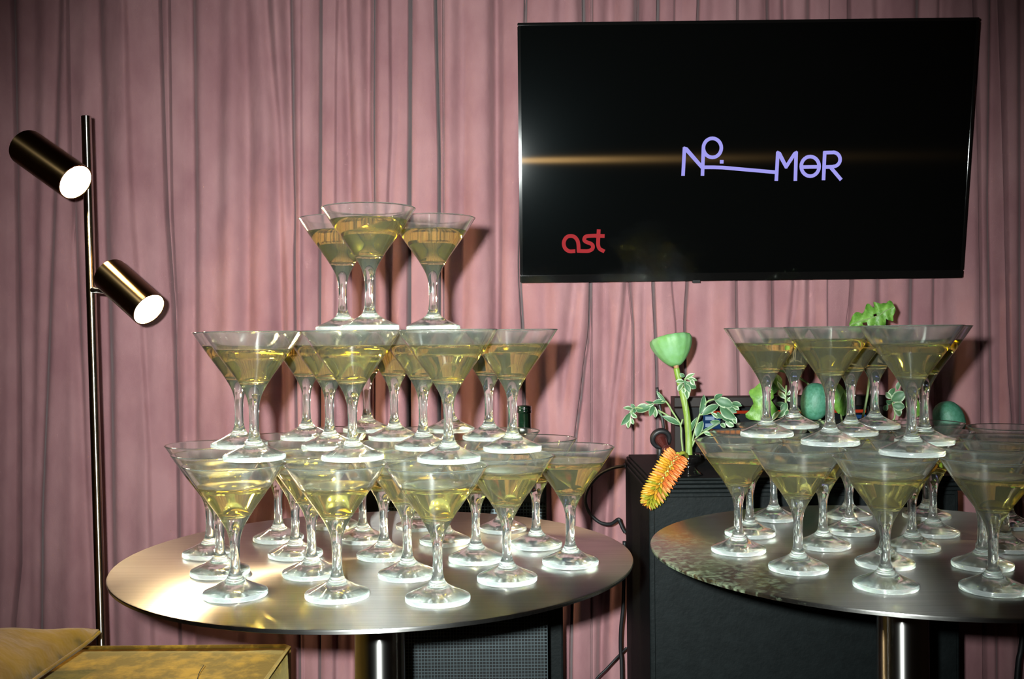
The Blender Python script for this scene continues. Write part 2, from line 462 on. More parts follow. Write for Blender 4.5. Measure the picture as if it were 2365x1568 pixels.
T1C = (-.1654, 1.2181); T2C = (.4818, 1.2351); TR = .3096
table(*T1C, TR, 'round brushed steel table carrying the tall left glass tower', M_STEEL)
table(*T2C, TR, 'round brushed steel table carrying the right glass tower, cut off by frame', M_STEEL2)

# ------------------------------------------------------------------ martini glasses
H = .1365
OUT = [(.0527, .1365), (.0506, .1335), (.0386, .1150), (.0262, .0975), (.0180, .0858), (.0117, .0753), (.0083, .0684),
       (.0064, .0620), (.0054, .0560), (.0050, .0480), (.0049, .0400), (.0051, .0330), (.0056, .0270), (.0068, .0222),
       (.0096, .0174), (.0165, .0130), (.0255, .0088), (.0310, .0064), (.0326, .0052), (.0330, .0036), (.0330, .0014), (.0322, .0002), (.0305, 0)]
INN = [(.0519, .1369), (.0510, .1362), (.0490, .1332), (.0370, .1147), (.0245, .0973), (.0190, .0905), (.0160, .0876), (.0120, .0853), (.0065, .0838), (0, .0833)]

def cr(pts, n):
    q = spline([(a, 0, b) for a, b in pts], n); return [(max(v.x, 0), v.z) for v in q]
OUTS = cr(OUT, 3); INNS = cr(INN, 4)
UNDER = [(.0305, 0), (.022, .0006), (.012, .0016), (0, .0021)]

def prof_normals(pr):
    ns = []
    for i in range(len(pr)):
        a = pr[max(i-1, 0)]; b = pr[min(i+1, len(pr)-1)]
        tx, tz = b[0]-a[0], b[1]-a[1]; l = math.hypot(tx, tz) or 1
        ns.append((-tz/l, tx/l))       # left-hand normal of the travel direction
    return ns

def lathe_n(name, prof, normals, mats, seg=56, fmat_of=None):
    """mesh with exact normals; profile runs so that the outside lies on its left"""
    V, F = lathe_vf(prof, seg)
    # orient faces to normals
    me = bpy.data.meshes.new(name)
    me.from_pydata([tuple(v) for v in V], [], F)
    me.update()
    VN = []
    for (r, z), (nr, nz) in zip(prof, normals):
        if r < 1e-6: VN.append((0, 0, 1 if nz > 0 else -1))
        else:
            for k in range(seg):
                a = 2*math.pi*k/seg; VN.append((nr*math.cos(a), nr*math.sin(a), nz))
    # flip if needed
    p = me.polygons[len(me.polygons)//2]; vn = Vector(VN[p.vertices[0]])
    if p.normal.dot(vn) < 0:
        me.flip_normals()
    me.polygons.foreach_set('use_smooth', [True]*len(me.polygons))
    for m in mats: me.materials.append(m)
    me.update()
    me.normals_split_custom_set_from_vertices(VN)
    return me

def inner_at(z):
    for (r0, z0), (r1, z1) in zip(INNS[:-1], INNS[1:]):
        if z1 <= z <= z0: return r1 + (r0-r1)*(z-z1)/(z0-z1)
    return 0

def glass_meshes(level):
    rl = inner_at(level)
    full = list(reversed(OUTS))                     # foot edge -> rim (outside on the ... handled below)
    # travel from inner level up over the rim, down the outside to the underside centre
    dry = [(rl, level)] + [p for p in reversed(INNS) if p[1] > level+1e-4]
    prof = dry + OUTS + UNDER[1:]
    nrm = prof_normals(prof)
    # normals must point to the air: on the outer wall (descending) the air is at +r
    k = len(dry)+6
    if nrm[k][0] < 0: nrm = [(-a, -b) for a, b in nrm]
    iz1 = next(i for i in range(len(dry), len(prof)) if prof[i][1] <= .0685)
    iz2 = next(i for i in range(len(dry), len(prof)) if prof[i][1] <= .0223)
    bowl = lathe_n('bowl', prof[:iz1+1], nrm[:iz1+1], [M_GLASS])
    stem = lathe_n('stem', prof[iz1:iz2+1], nrm[iz1:iz2+1], [M_GLASS], seg=32)
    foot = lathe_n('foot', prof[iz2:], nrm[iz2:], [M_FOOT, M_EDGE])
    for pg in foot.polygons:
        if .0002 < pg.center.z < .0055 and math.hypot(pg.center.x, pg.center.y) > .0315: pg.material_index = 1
    # wine: wetted wall and the free surface
    wet = [(rl, level)] + [p for p in INNS if p[1] < level-1e-4]
    nw = prof_normals(wet)
    if nw[1][0] < 0: nw = [(-a, -b) for a, b in nw]
    nw[-1] = (0, -1)
    V, F = lathe_vf(wet, 56)
    base = len(V)
    top = [(rl, level), (rl-.0015, level-.0004), (rl*.5, level-.0005), (0, level-.0005)]
    V2, F2 = lathe_vf(top, 56)
    me = bpy.data.meshes.new('wine')
    me.from_pydata([tuple(v) for v in V+V2], [], F+[tuple(i+base for i in f) for f in F2]); me.update()
    bm = bmesh.new(); bm.from_mesh(me)
    for i, f in enumerate(bm.faces):
        f.normal_update()
        if i < len(F):
            c = f.calc_center_median(); want = Vector((c.x, c.y, -.3*Vector((c.x, c.y)).length - .002))
        else: want = Vector((0, 0, 1))
        if f.normal.dot(want) < 0: f.normal_flip()
        f.material_index = 0 if i < len(F) else 1
        f.smooth = True
    bm.to_mesh(me); bm.free()
    me.materials.append(M_WET); me.materials.append(M_WTOP)
    return bowl, stem, foot, me
VARS = [glass_meshes(z) for z in (.1212, .1180, .1150, .1232)]

def glass(x, y, z, label, group, var, rot):
    t = thing('martini_glass', (x, y, z), label, 'glass', group); t.rotation_euler = (0, 0, rot)
    for nm, me in zip(('bowl', 'stem', 'foot', 'wine'), VARS[var]):
        o = bpy.data.objects.new(nm, me); COL.objects.link(o); o.parent = t
        if nm == 'wine': o['label'] = 'pale golden sparkling wine'
    return t

P_T1 = {'a': (-0.2894, 1.0318), 'b': (-0.1821, 1.0234), 'c': (-0.0773, 1.0057), 'd': (-0.0076, 1.0858), 'e': (0.0659, 1.1624), 'f': (-0.3334, 1.1284), 'g': (-0.3744, 1.2264), 'h': (-0.2276, 1.1194), 'i': (-0.3111, 1.3156), 'j': (-0.2674, 1.2178), 'k': (-0.1187, 1.1086), 'l': (-0.1577, 1.2075), 'm': (-0.0451, 1.1852), 'n': (0.0284, 1.2618), 'o': (-0.0152, 1.3666), 'p': (-0.0891, 1.2885), 'q': (-0.1318, 1.3892), 'r': (-0.198, 1.3057), 's': (-0.2534, 1.4048)}
P_T2 = {'A': (-0.2763, 1.0634), 'B': (-0.3263, 1.1871), 'C': (-0.2635, 1.2727), 'D': (-0.2139, 1.1627), 'E': (-0.1703, 1.0572), 'F': (-0.2002, 1.3676), 'G': (-0.1496, 1.2584), 'H': (-0.1037, 1.1509), 'I': (-0.0668, 1.0332), 'J': (-0.085, 1.3578), 'K': (-0.03, 1.249), 'L': (-0.0006, 1.1232)}
P_S1 = {'a': (0.2757, 1.2208), 'b': (0.3211, 1.1238), 'c': (0.3136, 1.3201), 'd': (0.3744, 1.4306), 'e': (0.3867, 1.243), 'f': (0.4492, 1.3308), 'g': (0.3891, 1.0422), 'h': (0.4258, 1.1418), 'i': (0.4919, 1.2285), 'j': (0.5542, 1.3146), 'k': (0.5948, 1.4329), 'l': (0.4846, 1.4388), 'm': (0.494, 1.0257), 'n': (0.5319, 1.1295), 'o': (0.6025, 1.22), 'p': (0.6765, 1.359)}
P_S2 = {'A': (0.3213, 1.2593), 'B': (0.3876, 1.3709), 'C': (0.3693, 1.1583), 'D': (0.4302, 1.2655), 'E': (0.492, 1.3518), 'F': (0.4221, 1.0532), 'G': (0.4778, 1.1555)}
P_T3 = {'x': (-.1594, 1.116), 'y': (-.2062, 1.216), 'z': (-.0960, 1.216)}
ORD = ['first', 'second', 'third', 'fourth', 'fifth']
ROWN = {3: ['front', 'second', 'back'], 4: ['front', 'second', 'third', 'back'], 5: ['front', 'second', 'third', 'fourth', 'back']}
rg = random.Random(11)
def tier(pos, rows, z, tower, tiername, group, varset):
    names = ROWN[len(rows)]
    for rn, row in zip(names, rows):
        for i, k in enumerate(row):
            where = ('only one in' if len(row) == 1 else ORD[i] + ' from left in')
            lab = 'martini glass of pale wine, %s %s row, %s tier, %s tower' % (where, rn, tiername, tower)
            glass(pos[k][0], pos[k][1], z, lab, group, rg.choice(varset), rg.uniform(0, 6.28))
tier(P_T1, ['abc', 'fhkd', 'gjlme', 'irpn', 'sqo'], TH+.0003, 'left', 'bottom', 'glasses of the left tower', [0, 1, 1, 2])
tier(P_T2, ['AEI', 'BDHL', 'CGK', 'FJ'], TH+.0006+H+.0005, 'left', 'middle', 'glasses of the left tower', [0, 0, 1])
for k, lab in (('x', 'martini glass of pale wine standing in front on the top tier, left tower'),
               ('y', 'martini glass of pale wine, rear left of three on the left tower top tier'),
               ('z', 'martini glass of pale wine, rightmost of three on the left tower top tier')):
    glass(*P_T3[k], TH+.0009+2*(H+.0005), lab, 'glasses of the left tower', 3 if k == 'x' else 0, rg.uniform(0, 6.28))
tier(P_S1, ['gm', 'bhn', 'aeio', 'cfjp', 'dlk'], TH+.0003, 'right', 'bottom', 'glasses of the right tower', [1, 2, 1])
tier(P_S2, ['F', 'CG', 'AD', 'BE'], TH+.0006+H+.0005, 'right', 'top', 'glasses of the right tower', [0, 3, 1])

# ------------------------------------------------------------------ television
def tv():
    YT, YB = 1.940, 2.024
    tl, tr = PX(1195, 52, YT), PX(2263, 40, YT)
    bl, br = PX(1201, 654, YB), PX(2225, 641, YB)
    c = (tl+tr+bl+br)/4
    ex = ((tr-tl)+(br-bl)).normalized(); ey = ((tl-bl)+(tr-br)); ey = (ey-ex*ey.dot(ex)).normalized()
    en = ex.cross(ey)                        # towards the room?
    if en.y > 0: en = -en
    Wd = ((tr-tl).length+(br-bl).length)/2; Hd = ((tl-bl).length+(tr-br).length)/2
    t = thing('television', c, 'wall-mounted black flat television showing a lavender logo', 'television')
    def P(u, v, n): return c + ex*u + ey*v + en*n
    def slab(name, u0, u1, v0, v1, n0, n1, mat, par=t, bev=0):
        bm = bmesh.new(); bmesh.ops.create_cube(bm, size=1)
        for vv in bm.verts:
            vv.co = P(u0+(vv.co.x+.5)*(u1-u0), v0+(vv.co.y+.5)*(v1-v0), n0+(vv.co.z+.5)*(n1-n0))
        bmesh.ops.recalc_face_normals(bm, faces=bm.faces)
        if bev: bmesh.ops.bevel(bm, geom=bm.edges[:], offset=bev, segments=2, affect='EDGES')
        return bm_obj(name, bm, mat, par)
    # screen material: black glass, sharp mirror + faint wide lobe + horizontal sub-pixel streak
    m, nt, b, out = new_mat('screen_glass')
    b.inputs['Base Color'].default_value = (.0012, .0014, .0014, 1); b.inputs['Roughness'].default_value = .045
    b.inputs['Specular IOR Level'].default_value = .5
    g1 = nt.nodes.new('ShaderNodeBsdfAnisotropic'); g1.inputs['Color'].default_value = (.45, .8, .9, 1); g1.inputs['Roughness'].default_value = .27
    g2 = nt.nodes.new('ShaderNodeBsdfAnisotropic'); g2.inputs['Color'].default_value = (1, .55, .2, 1); g2.inputs['Roughness'].default_value = .125
    g2.inputs['Anisotropy'].default_value = -.87
    tg = nt.nodes.new('ShaderNodeTangent'); tg.direction_type = 'UV_MAP'
    nt.links.new(tg.outputs[0], g2.inputs['Tangent'])
    m1 = nt.nodes.new('ShaderNodeMixShader'); m1.inputs[0].default_value = .0002
    m2 = nt.nodes.new('ShaderNodeMixShader'); m2.inputs[0].default_value = .0005
    nt.links.new(b.outputs[0], m1.inputs[1]); nt.links.new(g1.outputs[0], m1.inputs[2])
    nt.links.new(m1.outputs[0], m2.inputs[1]); nt.links.new(g2.outputs[0], m2.inputs[2])
    nt.links.new(m2.outputs[0], out.inputs[0])
    gloss = principled('piano_black', (.003, .003, .003), .08, coat=1)
    hw, hh = Wd/2, Hd/2
    slab('housing', -hw+.004, hw-.004, -hh+.004, hh-.004, -.032, -.004, M_BLACK, bev=.004)
    scr = slab('screen', -hw+.006, hw-.006, -hh+.016, hh-.006, -.006, -.0012, m)
    uv = scr.data.uv_layers.new(name='UVMap')
    for l in scr.data.loops:
        v = scr.data.vertices[l.vertex_index].co; uv.data[l.index].uv = (v.dot(ex), v.dot(ey))
    slab('bezel', -hw, hw, -hh, -hh+.016, -.010, 0, gloss, bev=.0016)
    slab('bezel', -hw, hw, hh-.006, hh, -.010, 0, gloss, bev=.0012)
    slab('bezel', -hw, -hw+.006, -hh+.016, hh-.006, -.010, 0, gloss, bev=.0012)
    slab('bezel', hw-.006, hw, -hh+.016, hh-.006, -.010, 0, gloss, bev=.0012)
    slab('wall_bracket', -.14, .14, -.10, .10, -.075, -.032, M_BLACK)
    def on(x, y):
        d = ray(x, y); k = (c-CAM).dot(en)/d.dot(en); q = CAM+d*k-c; return q.dot(ex), q.dot(ey)
    s0, s1 = on(1600, 652)[0], on(1617, 652)[0]
    slab('sensor_lens', s0, s1, -hh-.004, -hh+.002, -.008, -.001, M_BLACK)
    # flat lettering on the screen: strokes as ribbons
    def strokes(name, lines, wid, mat, label):
        V, F = [], []
        for ln in lines:
            pts = [Vector((*on(*p), 0)) for p in ln]
            n = len(pts); s = len(V)
            closed = (pts[0]-pts[-1]).length < 1e-5 and n > 3
            for i, p in enumerate(pts):
                if closed: a, bq = pts[(i-1) % (n-1)], pts[(i+1) % (n-1)]
                else: a, bq = pts[max(i-1, 0)], pts[min(i+1, n-1)]
                tdir = (bq-a).normalized(); nrm = Vector((-tdir.y, tdir.x, 0))
                off = Vector((0, 0, 0))
                if not closed and i == 0: off = -tdir*wid*.35
                if not closed and i == n-1: off = tdir*wid*.35
                k = wid/2
                if 0 < i < n-1 or closed:
                    d1 = (p-a).normalized(); cs = max(abs(d1.dot(tdir)), .5); k = k/cs
                for sgn in (1, -1):
                    q = p+nrm*(sgn*k)+off; V.append(P(q.x, q.y, -.0008))
            for i in range(n-1):
                F.append((s+2*i, s+2*i+1, s+2*i+3, s+2*i+2))
        o = mk(name, V, F, mat, t); o['label'] = label; return o
    Z = lambda pts, s, ox, oy: [(ox+a/s, oy+b/s) for a, b in pts]
    def ell(cx_, cy_, rx, ry, a0=0, a1=360, n=28):
        return [(cx_+rx*math.cos(math.radians(a0+(a1-a0)*i/n)), cy_+ry*math.sin(math.radians(a0+(a1-a0)*i/n))) for i in range(n+1)]
    g = lambda pts: Z(pts, 4.73, 1500, 270)
    logo = [g([(368, 630), (383, 345)]), g([(383, 345), (400, 350), (582, 558)]), g([(580, 630), (590, 345)]), g(ell(688, 338, 98, 104)),
            g([(783, 490), (797, 490)]), g([(590, 550), (700, 550), (800, 553), (1100, 580), (1392, 605)]),
            g([(1387, 685), (1403, 392)]), g([(1403, 392), (1418, 400), (1494, 545)]), g([(1494, 545), (1588, 400), (1604, 392)]), g([(1604, 392), (1595, 685)]),
            g(ell(1757, 540, 98, 107)), g([(1668, 548), (1846, 545)]),
            g([(1903, 678), (1916, 390)]), g([(1916, 390), (2005, 388)] + ell(2010, 464, 74, 77, -88, 88, 14) + [(2000, 545), (1912, 548)]), g([(1980, 550), (2088, 678)])]
    strokes('logo_lettering', logo, .0071, emit('logo_light', (.36, .34, .86), 1.0), 'lavender line logo on screen')
    k = lambda pts: Z(pts, 7.167, 1270, 470)
    def crv(pts, n=6): return [(v.x, v.y) for v in spline([(a, b, 0) for a, b in pts], n)]
    ast = [k(crv([(400, 790), (320, 790), (255, 745), (230, 670), (245, 600), (290, 550), (350, 538), (410, 555), (455, 610), (472, 680), (476, 785)])),
           k(crv([(476, 785), (560, 788), (640, 785), (700, 755), (712, 705), (680, 665), (610, 640), (570, 605), (585, 555), (640, 538), (770, 532)])),
           k(crv([(808, 450), (800, 600), (800, 690), (825, 750), (885, 785)])), k([(770, 535), (885, 538)])]
    strokes('corner_lettering', ast, .0076, emit('red_logo_light', (.42, .035, .04), 1.0), 'red lettering ast in screen corner')
tv()

# ------------------------------------------------------------------ floor lamp
def lamp():
    Y = 1.82
    top = PX(199, 268, Y); low = PX(233, 1440, Y)
    dirv = (low-top).normalized(); base = low + dirv*((low.z-.02)/-dirv.z)
    t = thing('floor_lamp', (base.x, base.y, 0), 'two-headed floor lamp with slim metal pole and lit cylinder spots', 'lamp')
    pl_ = lathe('pole', [(0, 0), (.0080, 0), (.0088, .0008), (.0088, (base-top).length)], M_LPOLE, t, seg=40, o=top, axis=base-top, sharp=40, flip=True); add_uv(pl_, top, base-top)
    lathe('base', [(0, .022), (.12, .020), (.13, .012), (.13, 0), (0, 0)], M_NICKEL, t, o=(base.x, base.y, 0), seg=64, sharp=30)
    def pole_at(y):
        k = (y-268)/(1440-268); return top.lerp(low, k)
    def head(front, back, view, w_px, Yf, arm):
        A = PX(*front, Yf); sight = (A-CAM).normalized()
        lo_, hi_ = Yf+.005, Yf+.4
        for _ in range(40):                  # back end lies on its own sight line; find the depth that gives the axis its tilt
            md = (lo_+hi_)/2; B = PX(*back, md)
            if -(A-B).normalized().dot(sight) < view: lo_ = md
            else: hi_ = md
        ax = (A-B).normalized(); L = (A-B).length; r = w_px*Yf/FPX/2
        h = lathe('spot_head', [(0, 0), (r-.004, .0), (r-.001, .001), (r, .004), (r, L), (r-.0022, L), (r-.0026, L-.010), (r-.0026, L-.028)], M_BRASS, t, seg=64, o=B, axis=ax, sharp=35, flip=True)
        add_uv(h, B, ax)
        disc = lathe('diffuser', [(0, L-.0035), (r-.010, L-.0045), (r-.0024, L-.010)], M_LAMP, h, seg=48, o=B, axis=ax, flip=False)
        if arm:
            p0 = pole_at(arm[0]); p1 = PX(arm[1][0], arm[1][1], arm[2])
            tube('arm', [p0, p1], .0062, M_NICKEL, t, 16)
            lathe('knuckle', [(0, -.012), (.0085, -.010), (.0085, .010), (0, .012)], M_NICKEL, t, seg=24, o=p1, axis=(p1-p0), sharp=35)
        return B, ax, L
    head((174.8, 420.7), (58, 338), .68, 88, 1.755, (385, (150, 390), 1.80))
    head((344.3, 714.5), (252, 632), .62, 84, 1.740, (669, (268, 673), 1.775))
lamp()

# ------------------------------------------------------------------ black cabinet and what stands on it
CF, CB = 1.65, 2.0
cl = PX(1495, 1250, CF).x; crr = PX(2226, 1500, CF).x
ctop = PX(1600, 1106, CF).z
cab = thing('speaker_cabinet', ((cl+crr)/2, (CF+CB)/2, 0), 'large black cabinet with stepped top edge behind the right table', 'cabinet')
box('body', (cl+.004, CF+.006, .02), (crr-.004, CB, ctop-.024), M_BLACKP, cab, .003)
box('front_panel', (cl+.012, CF, .03), (crr-.012, CF+.0055, ctop-.030), M_BLACKP, cab, .001)
box('moulding', (cl, CF-.001, ctop-.0235), (crr, CB, ctop-.017), M_BLACKP, cab, .002)
box('moulding', (cl+.003, CF+.003, ctop-.0165), (crr-.003, CB, ctop-.010), M_BLACKP, cab, .002)
box('moulding', (cl+.006, CF+.006, ctop-.0095), (crr-.006, CB-.002, ctop-.004), M_BLACKP, cab, .002)
box('top_board', (cl+.010, CF+.010, ctop-.0038), (crr-.010, CB-.004, ctop), M_BLACKP, cab, .0015)
for sx in (cl+.04, crr-.08):
    for sy in (CF+.04, CB-.08): box('foot', (sx, sy, 0), (sx+.04, sy+.04, .0195), M_BLACK, cab)

# wooden-cased screen
def console():
    Y = 1.90
    a = PX(1557, 917, Y); b = PX(2048, 917, Y); zb = ctop+.0005
    t = thing('console', ((a.x+b.x)/2, Y+.02, zb), 'dark wooden-cased screen with red line and amber blocks on black cabinet', 'screen')
    x0, x1, z1 = a.x, b.x, a.z
    fw = .030
    box('case', (x0+.001, Y+.018, zb), (x1-.001, Y+.05, z1-.001), M_WOOD, t)
    box('frame_rail', (x0, Y, z1-.020), (x1, Y+.0175, z1), M_WOOD, t, .002)
    box('frame_rail', (x0, Y, zb), (x1, Y+.0175, zb+.012), M_WOOD, t, .002)
    box('frame_stile', (x0, Y, zb+.0125), (x0+fw, Y+.0175, z1-.0205), M_WOOD, t, .002)
    box('frame_stile', (x1-fw, Y, zb+.0125), (x1, Y+.0175, z1-.0205), M_WOOD, t, .002)
    ms = principled('console_screen', (.002, .003, .004), .25)
    scr = box('display', (x0+fw+.001, Y+.010, zb+.013), (x1-fw-.001, Y+.0172, z1-.021), ms, t)
    def mark(name, xa, ya, xb, yb, mat):
        p, q = PX(xa, ya, Y+.0095), PX(xb, yb, Y+.0095)
        box(name, (p.x, Y+.0092, q.z), (q.x, Y+.0099, p.z), mat, scr)
    red = emit('console_red', (.30, .03, .01), 1); wh = emit('console_white', (.25, .36, .5), 1); bl = emit('console_blue', (.012, .04, .11), 1)
    am = emit('console_amber', (.42, .12, .012), 1)
    mark('red_line', 1632, 949, 2000, 952.5, red)
    mark('blue_patch', 1624, 959, 1664, 990, bl)
    def on2(name, xa, ya, xb, yb, mat):
        p, q = PX(xa, ya, Y+.009), PX(xb, yb, Y+.009)
        box(name, (p.x, Y+.0085, q.z), (q.x, Y+.0091, p.z), mat, scr)
    on2('text_block', 1629, 962, 1650, 970, wh); on2('text_block', 1629, 978, 1650, 986, wh)
    on2('blue_patch', 1972, 958, 2000, 966, bl)
    for i in range(5): on2('amber_block', 1642+i*14, 992, 1653+i*14, 1001, am)
console()

# horn-shaped fixture with stalk
def horn():
    Y = 1.80
    c = PX(1526, 1013, Y); tip = PX(1541, 1039, Y-.045)
    t = thing('horn', (c.x, c.y, ctop), 'small black and maroon horn with thin stalk beside the vase', 'horn')
    ax = (tip-c); L = ax.length
    s = Y/FPX
    lathe('rim_ring', [(.011, -.004), (.019, -.005), (.0198, 0), (.019, .005), (.0135, .006), (.011, .002), (.011, -.004)], M_CABLE, t, seg=48, o=c, axis=ax, flip=True)
    lathe('cone', [(.0, -.002), (.0118, -.002), (.0115, .006), (.0095, .018), (.0072, .030), (.0062, L-.008)], M_MAROON, t, seg=40, o=c, axis=ax, flip=True)
    lathe('tip_ball', [(0, L-.012), (.006, L-.010), (.0088, L-.003), (.0088, L+.003), (.006, L+.008), (0, L+.010)], M_MAROON, t, seg=32, o=c, axis=ax, flip=True)
    tube('stalk', spline([PX(1517, 895, Y+.02), PX(1522, 930, Y+.02), PX(1529, 965, Y+.015), PX(1532, 988, Y+.01), PX(1531, 1000, Y+.006)], 4), .0030, M_CABLE, t, 10)
    tube('support', [c+Vector((0, .012, -.006)), Vector((c.x, c.y+.02, ctop))], .005, M_CABLE, t, 10)
horn()

# vase
def vase_obj(x, ytop, Y, label, prof_px):
    s = Y/FPX
    c = PX(x, 1100, Y)
    t = thing('vase', (c.x, c.y, ctop+.0004), label, 'vase')
    zt = PX(x, ytop, Y).z - ctop
    pr = [(r*s, z*zt) for r, z in prof_px]
    lathe('body', list(reversed(pr)), M_VASE, t, seg=56, o=(c.x, c.y, ctop+.0004), flip=False)
    return c, zt
VY = 1.70
vprof = [(0, 0.0), (33, 0.0), (34, .03), (27, .12), (19, .28), (16, .42), (18, .52), (27, .62), (31, .74), (31, .90), (29, 1.0), (26, .99), (27, .88), (26, .70), (0, .60)]
vase_obj(1590, 1048, VY, 'waisted glossy black vase holding the lotus pod', vprof)
vase_obj(1968, 1030, 1.74, 'low glossy black vase hidden behind the right tower', [(0, 0.0), (30, 0.0), (34, .1), (40, .5), (36, .9), (34, 1.0), (31, .98), (33, .5), (0, .2)])

# lotus pod
def pod_mat(name, c1, c2, sc):
    return principled(name, c1, .55, noise=(sc, c2, .35, .7), bump=(sc*2, .25, .002))
M_POD = pod_mat('pod_green', (.095, .235, .06), (.14, .28, .14), 45)
M_STEMG = principled('stem_green', (.11, .19, .016), .5, noise=(60, (.16, .23, .05), .4, .7))
M_NECK = principled('pod_neck_brown', (.22, .12, .05), .6)
M_POD2 = pod_mat('pod_blue_green', (.028, .13, .072), (.06, .19, .13), 160)
def lotus():
    Y = VY
    t = thing('lotus_pod', PX(1588, 1100, Y), 'pale green lotus seed pod on thick stem in black vase', 'seed pod')
    s = Y/FPX
    st = spline([PX(1592, 1098, Y), PX(1591, 1040, Y), PX(1590, 1000, Y), PX(1585, 950, Y), PX(1574, 900, Y), PX(1565, 865, Y), PX(1562, 850, Y)], 6)
    tube('stem', st, [.0062-.0012*i/(len(st)-1) for i in range(len(st))], M_STEMG, t, 16)
    o = PX(1563, 852, Y); tp = PX(1548, 781, Y+.014); ax = (tp-o)
    L = ax.length
    prof = [(0, .0), (5.5, .0), (6, 4), (6.5, 9)]
    lathe('neck', [(r*s, z*s) for r, z in prof], M_NECK, t, seg=24, o=o, axis=ax, flip=True)
    body = [(0, 7), (7, 7.5), (14, 10), (24, 19), (33, 30), (41, 43), (46.5, 56), (48.5, 65), (48, 71), (44, 74.5), (20, 75.5), (0, 75.5)]
    V, F = lathe_vf([(r*s, z*s) for r, z in cr(body, 3)], 64, o, ax)
    axn = ax.normalized()
    u, v = frame_from(axn)
    W = []
    for q in V:
        d = q-o; tt = d.dot(axn); rr = d-axn*tt
        a = math.atan2(rr.dot(v), rr.dot(u)); k = 1+.018*math.sin(14*a)*min(1, max(0, tt/(60*s)))
        W.append(o+axn*tt+rr*k)
    F = [tuple(reversed(f)) for f in F]
    mk('pod', W, F, M_POD, t, True)
    ms = principled('seed_brown', (.20, .17, .05), .6)
    for i in range(9):
        a = i*2.4; r = .004+.0034*i
        q = o+axn*(75.2*s)+u*(r*math.cos(a))+v*(r*math.sin(a))
        lathe('seed', [(0, .0028), (.0030, .0015), (.0035, -.001), (0, -.002)], ms, t, seg=12, o=q, axis=axn)
lotus()

# ---- leaves
def leaf_mat(name, green, green2, cream, edge):
    m, nt, b, out = new_mat(name)
    at = nt.nodes.new('ShaderNodeAttribute'); at.attribute_name = 'edge'
    tc = nt.nodes.new('ShaderNodeTexCoord')
    n = nt.nodes.new('ShaderNodeTexNoise'); n.inputs['Scale'].default_value = 120; n.inputs['Detail'].default_value = 4
    nt.links.new(tc.outputs['Object'], n.inputs['Vector'])
    mm = nt.nodes.new('ShaderNodeMath'); mm.operation = 'MULTIPLY_ADD'; mm.inputs[1].default_value = .55; mm.inputs[2].default_value = -.27
    nt.links.new(n.outputs['Fac'], mm.inputs[0])
    ad = nt.nodes.new('ShaderNodeMath'); ad.operation = 'ADD'
    nt.links.new(at.outputs['Fac'], ad.inputs[0]); nt.links.new(mm.outputs[0], ad.inputs[1])
    r = nt.nodes.new('ShaderNodeValToRGB'); e = r.color_ramp.elements
    e[0].position = 0; e[0].color = (*green2, 1); e[1].position = edge-.25; e[1].color = (*green, 1)
    x = e.new(min(edge, .99)); x.color = (*green, 1); y = e.new(min(edge+.28, 1.0)); y.color = (*cream, 1)
    nt.links.new(ad.outputs[0], r.inputs['Fac']); nt.links.new(r.outputs[0], b.inputs['Base Color'])
    b.inputs['Roughness'].default_value = .55
    bp = nt.nodes.new('ShaderNodeBump'); bp.inputs['Strength'].default_value = .3; bp.inputs['Distance'].default_value = .001
    nt.links.new(n.outputs['Fac'], bp.inputs['Height']); nt.links.new(bp.outputs[0], b.inputs['Normal'])
    return m
M_VAR = leaf_mat('variegated_leaf', (.033, .095, .040), (.048, .12, .052), (.30, .37, .24), .70)
M_VARW = leaf_mat('variegated_pale_leaf', (.085, .17, .07), (.06, .14, .05), (.36, .44, .31), .40)
M_DKLEAF = leaf_mat('dark_leaf', (.02, .09, .012), (.03, .12, .02), (.05, .16, .03), .9)
M_FRILL = principled('bright_green_leaf', (.045, .145, .012), .5, noise=(70, (.13, .27, .04), .35, .7), bump=(60, .6, .004))
rl_ = random.Random(5)
def leaf(t, p0, p1, wid, mat, Y, dY=None, name='leaf', curl=.18):
    a = PX(*p0, Y); b = PX(*p1, Y + (rl_.uniform(-.014, .010) if dY is None else dY))
    d = b-a; L = d.length; d.normalize()
    view = (CAM-a).normalized()
    side = d.cross(view).normalized(); nrm = side.cross(d).normalized()
    if nrm.dot(view) < 0: nrm = -nrm
    tw = rl_.uniform(-.5, .5); side = (side*math.cos(tw)+nrm*math.sin(tw)); nrm = side.cross(d)
    if nrm.dot(view) < 0: nrm = -nrm
    wv = wid*Y/FPX/2
    V, E_ = [], []
    N = 7; Kc = [-1, -.55, 0, .55, 1]
    for i in range(N):
        f = i/(N-1); ww = wv*max(.04, (math.sin(math.pi*min(1, f*.93+.05))**.8))
        if i == N-1: ww = wv*.04
        mid = a+d*(L*f)+nrm*(L*curl*math.sin(math.pi*f)*.5)
        for k in Kc:
            V.append(mid+side*(ww*k)+nrm*(abs(k)*ww*.30)); E_.append(abs(k))
    F = []
    nk = len(Kc)
    for i in range(N-1):
        for k in range(nk-1):
            F.append((i*nk+k, i*nk+k+1, (i+1)*nk+k+1, (i+1)*nk+k))
    o = mk(name, V, F, mat, t, True)
    at = o.data.attributes.new('edge', 'FLOAT', 'POINT')
    at.data.foreach_set('value', E_)
    return o
def zz(p): return (1430+p[0]/6.03, 860+p[1]/6.03)
def sprig(label, leaves, stems, Y, root, conv=zz, sc=6.03, rad=.0016):
    t = thing('variegated_sprig', root, label, 'plant', 'variegated sprigs on the black cabinet')
    for st in stems:
        pts = spline([PX(*conv(p), Y+.003) for p in st], 4); tube('stem', pts, rad, M_STEML, t, 8)
    for p0, p1, wd, m in leaves:
        leaf(t, conv(p0), conv(p1), wd/sc, M_VARW if m else M_VAR, Y)
    return t
M_STEML = principled('sprig_stem', (.16, .23, .085), .5)
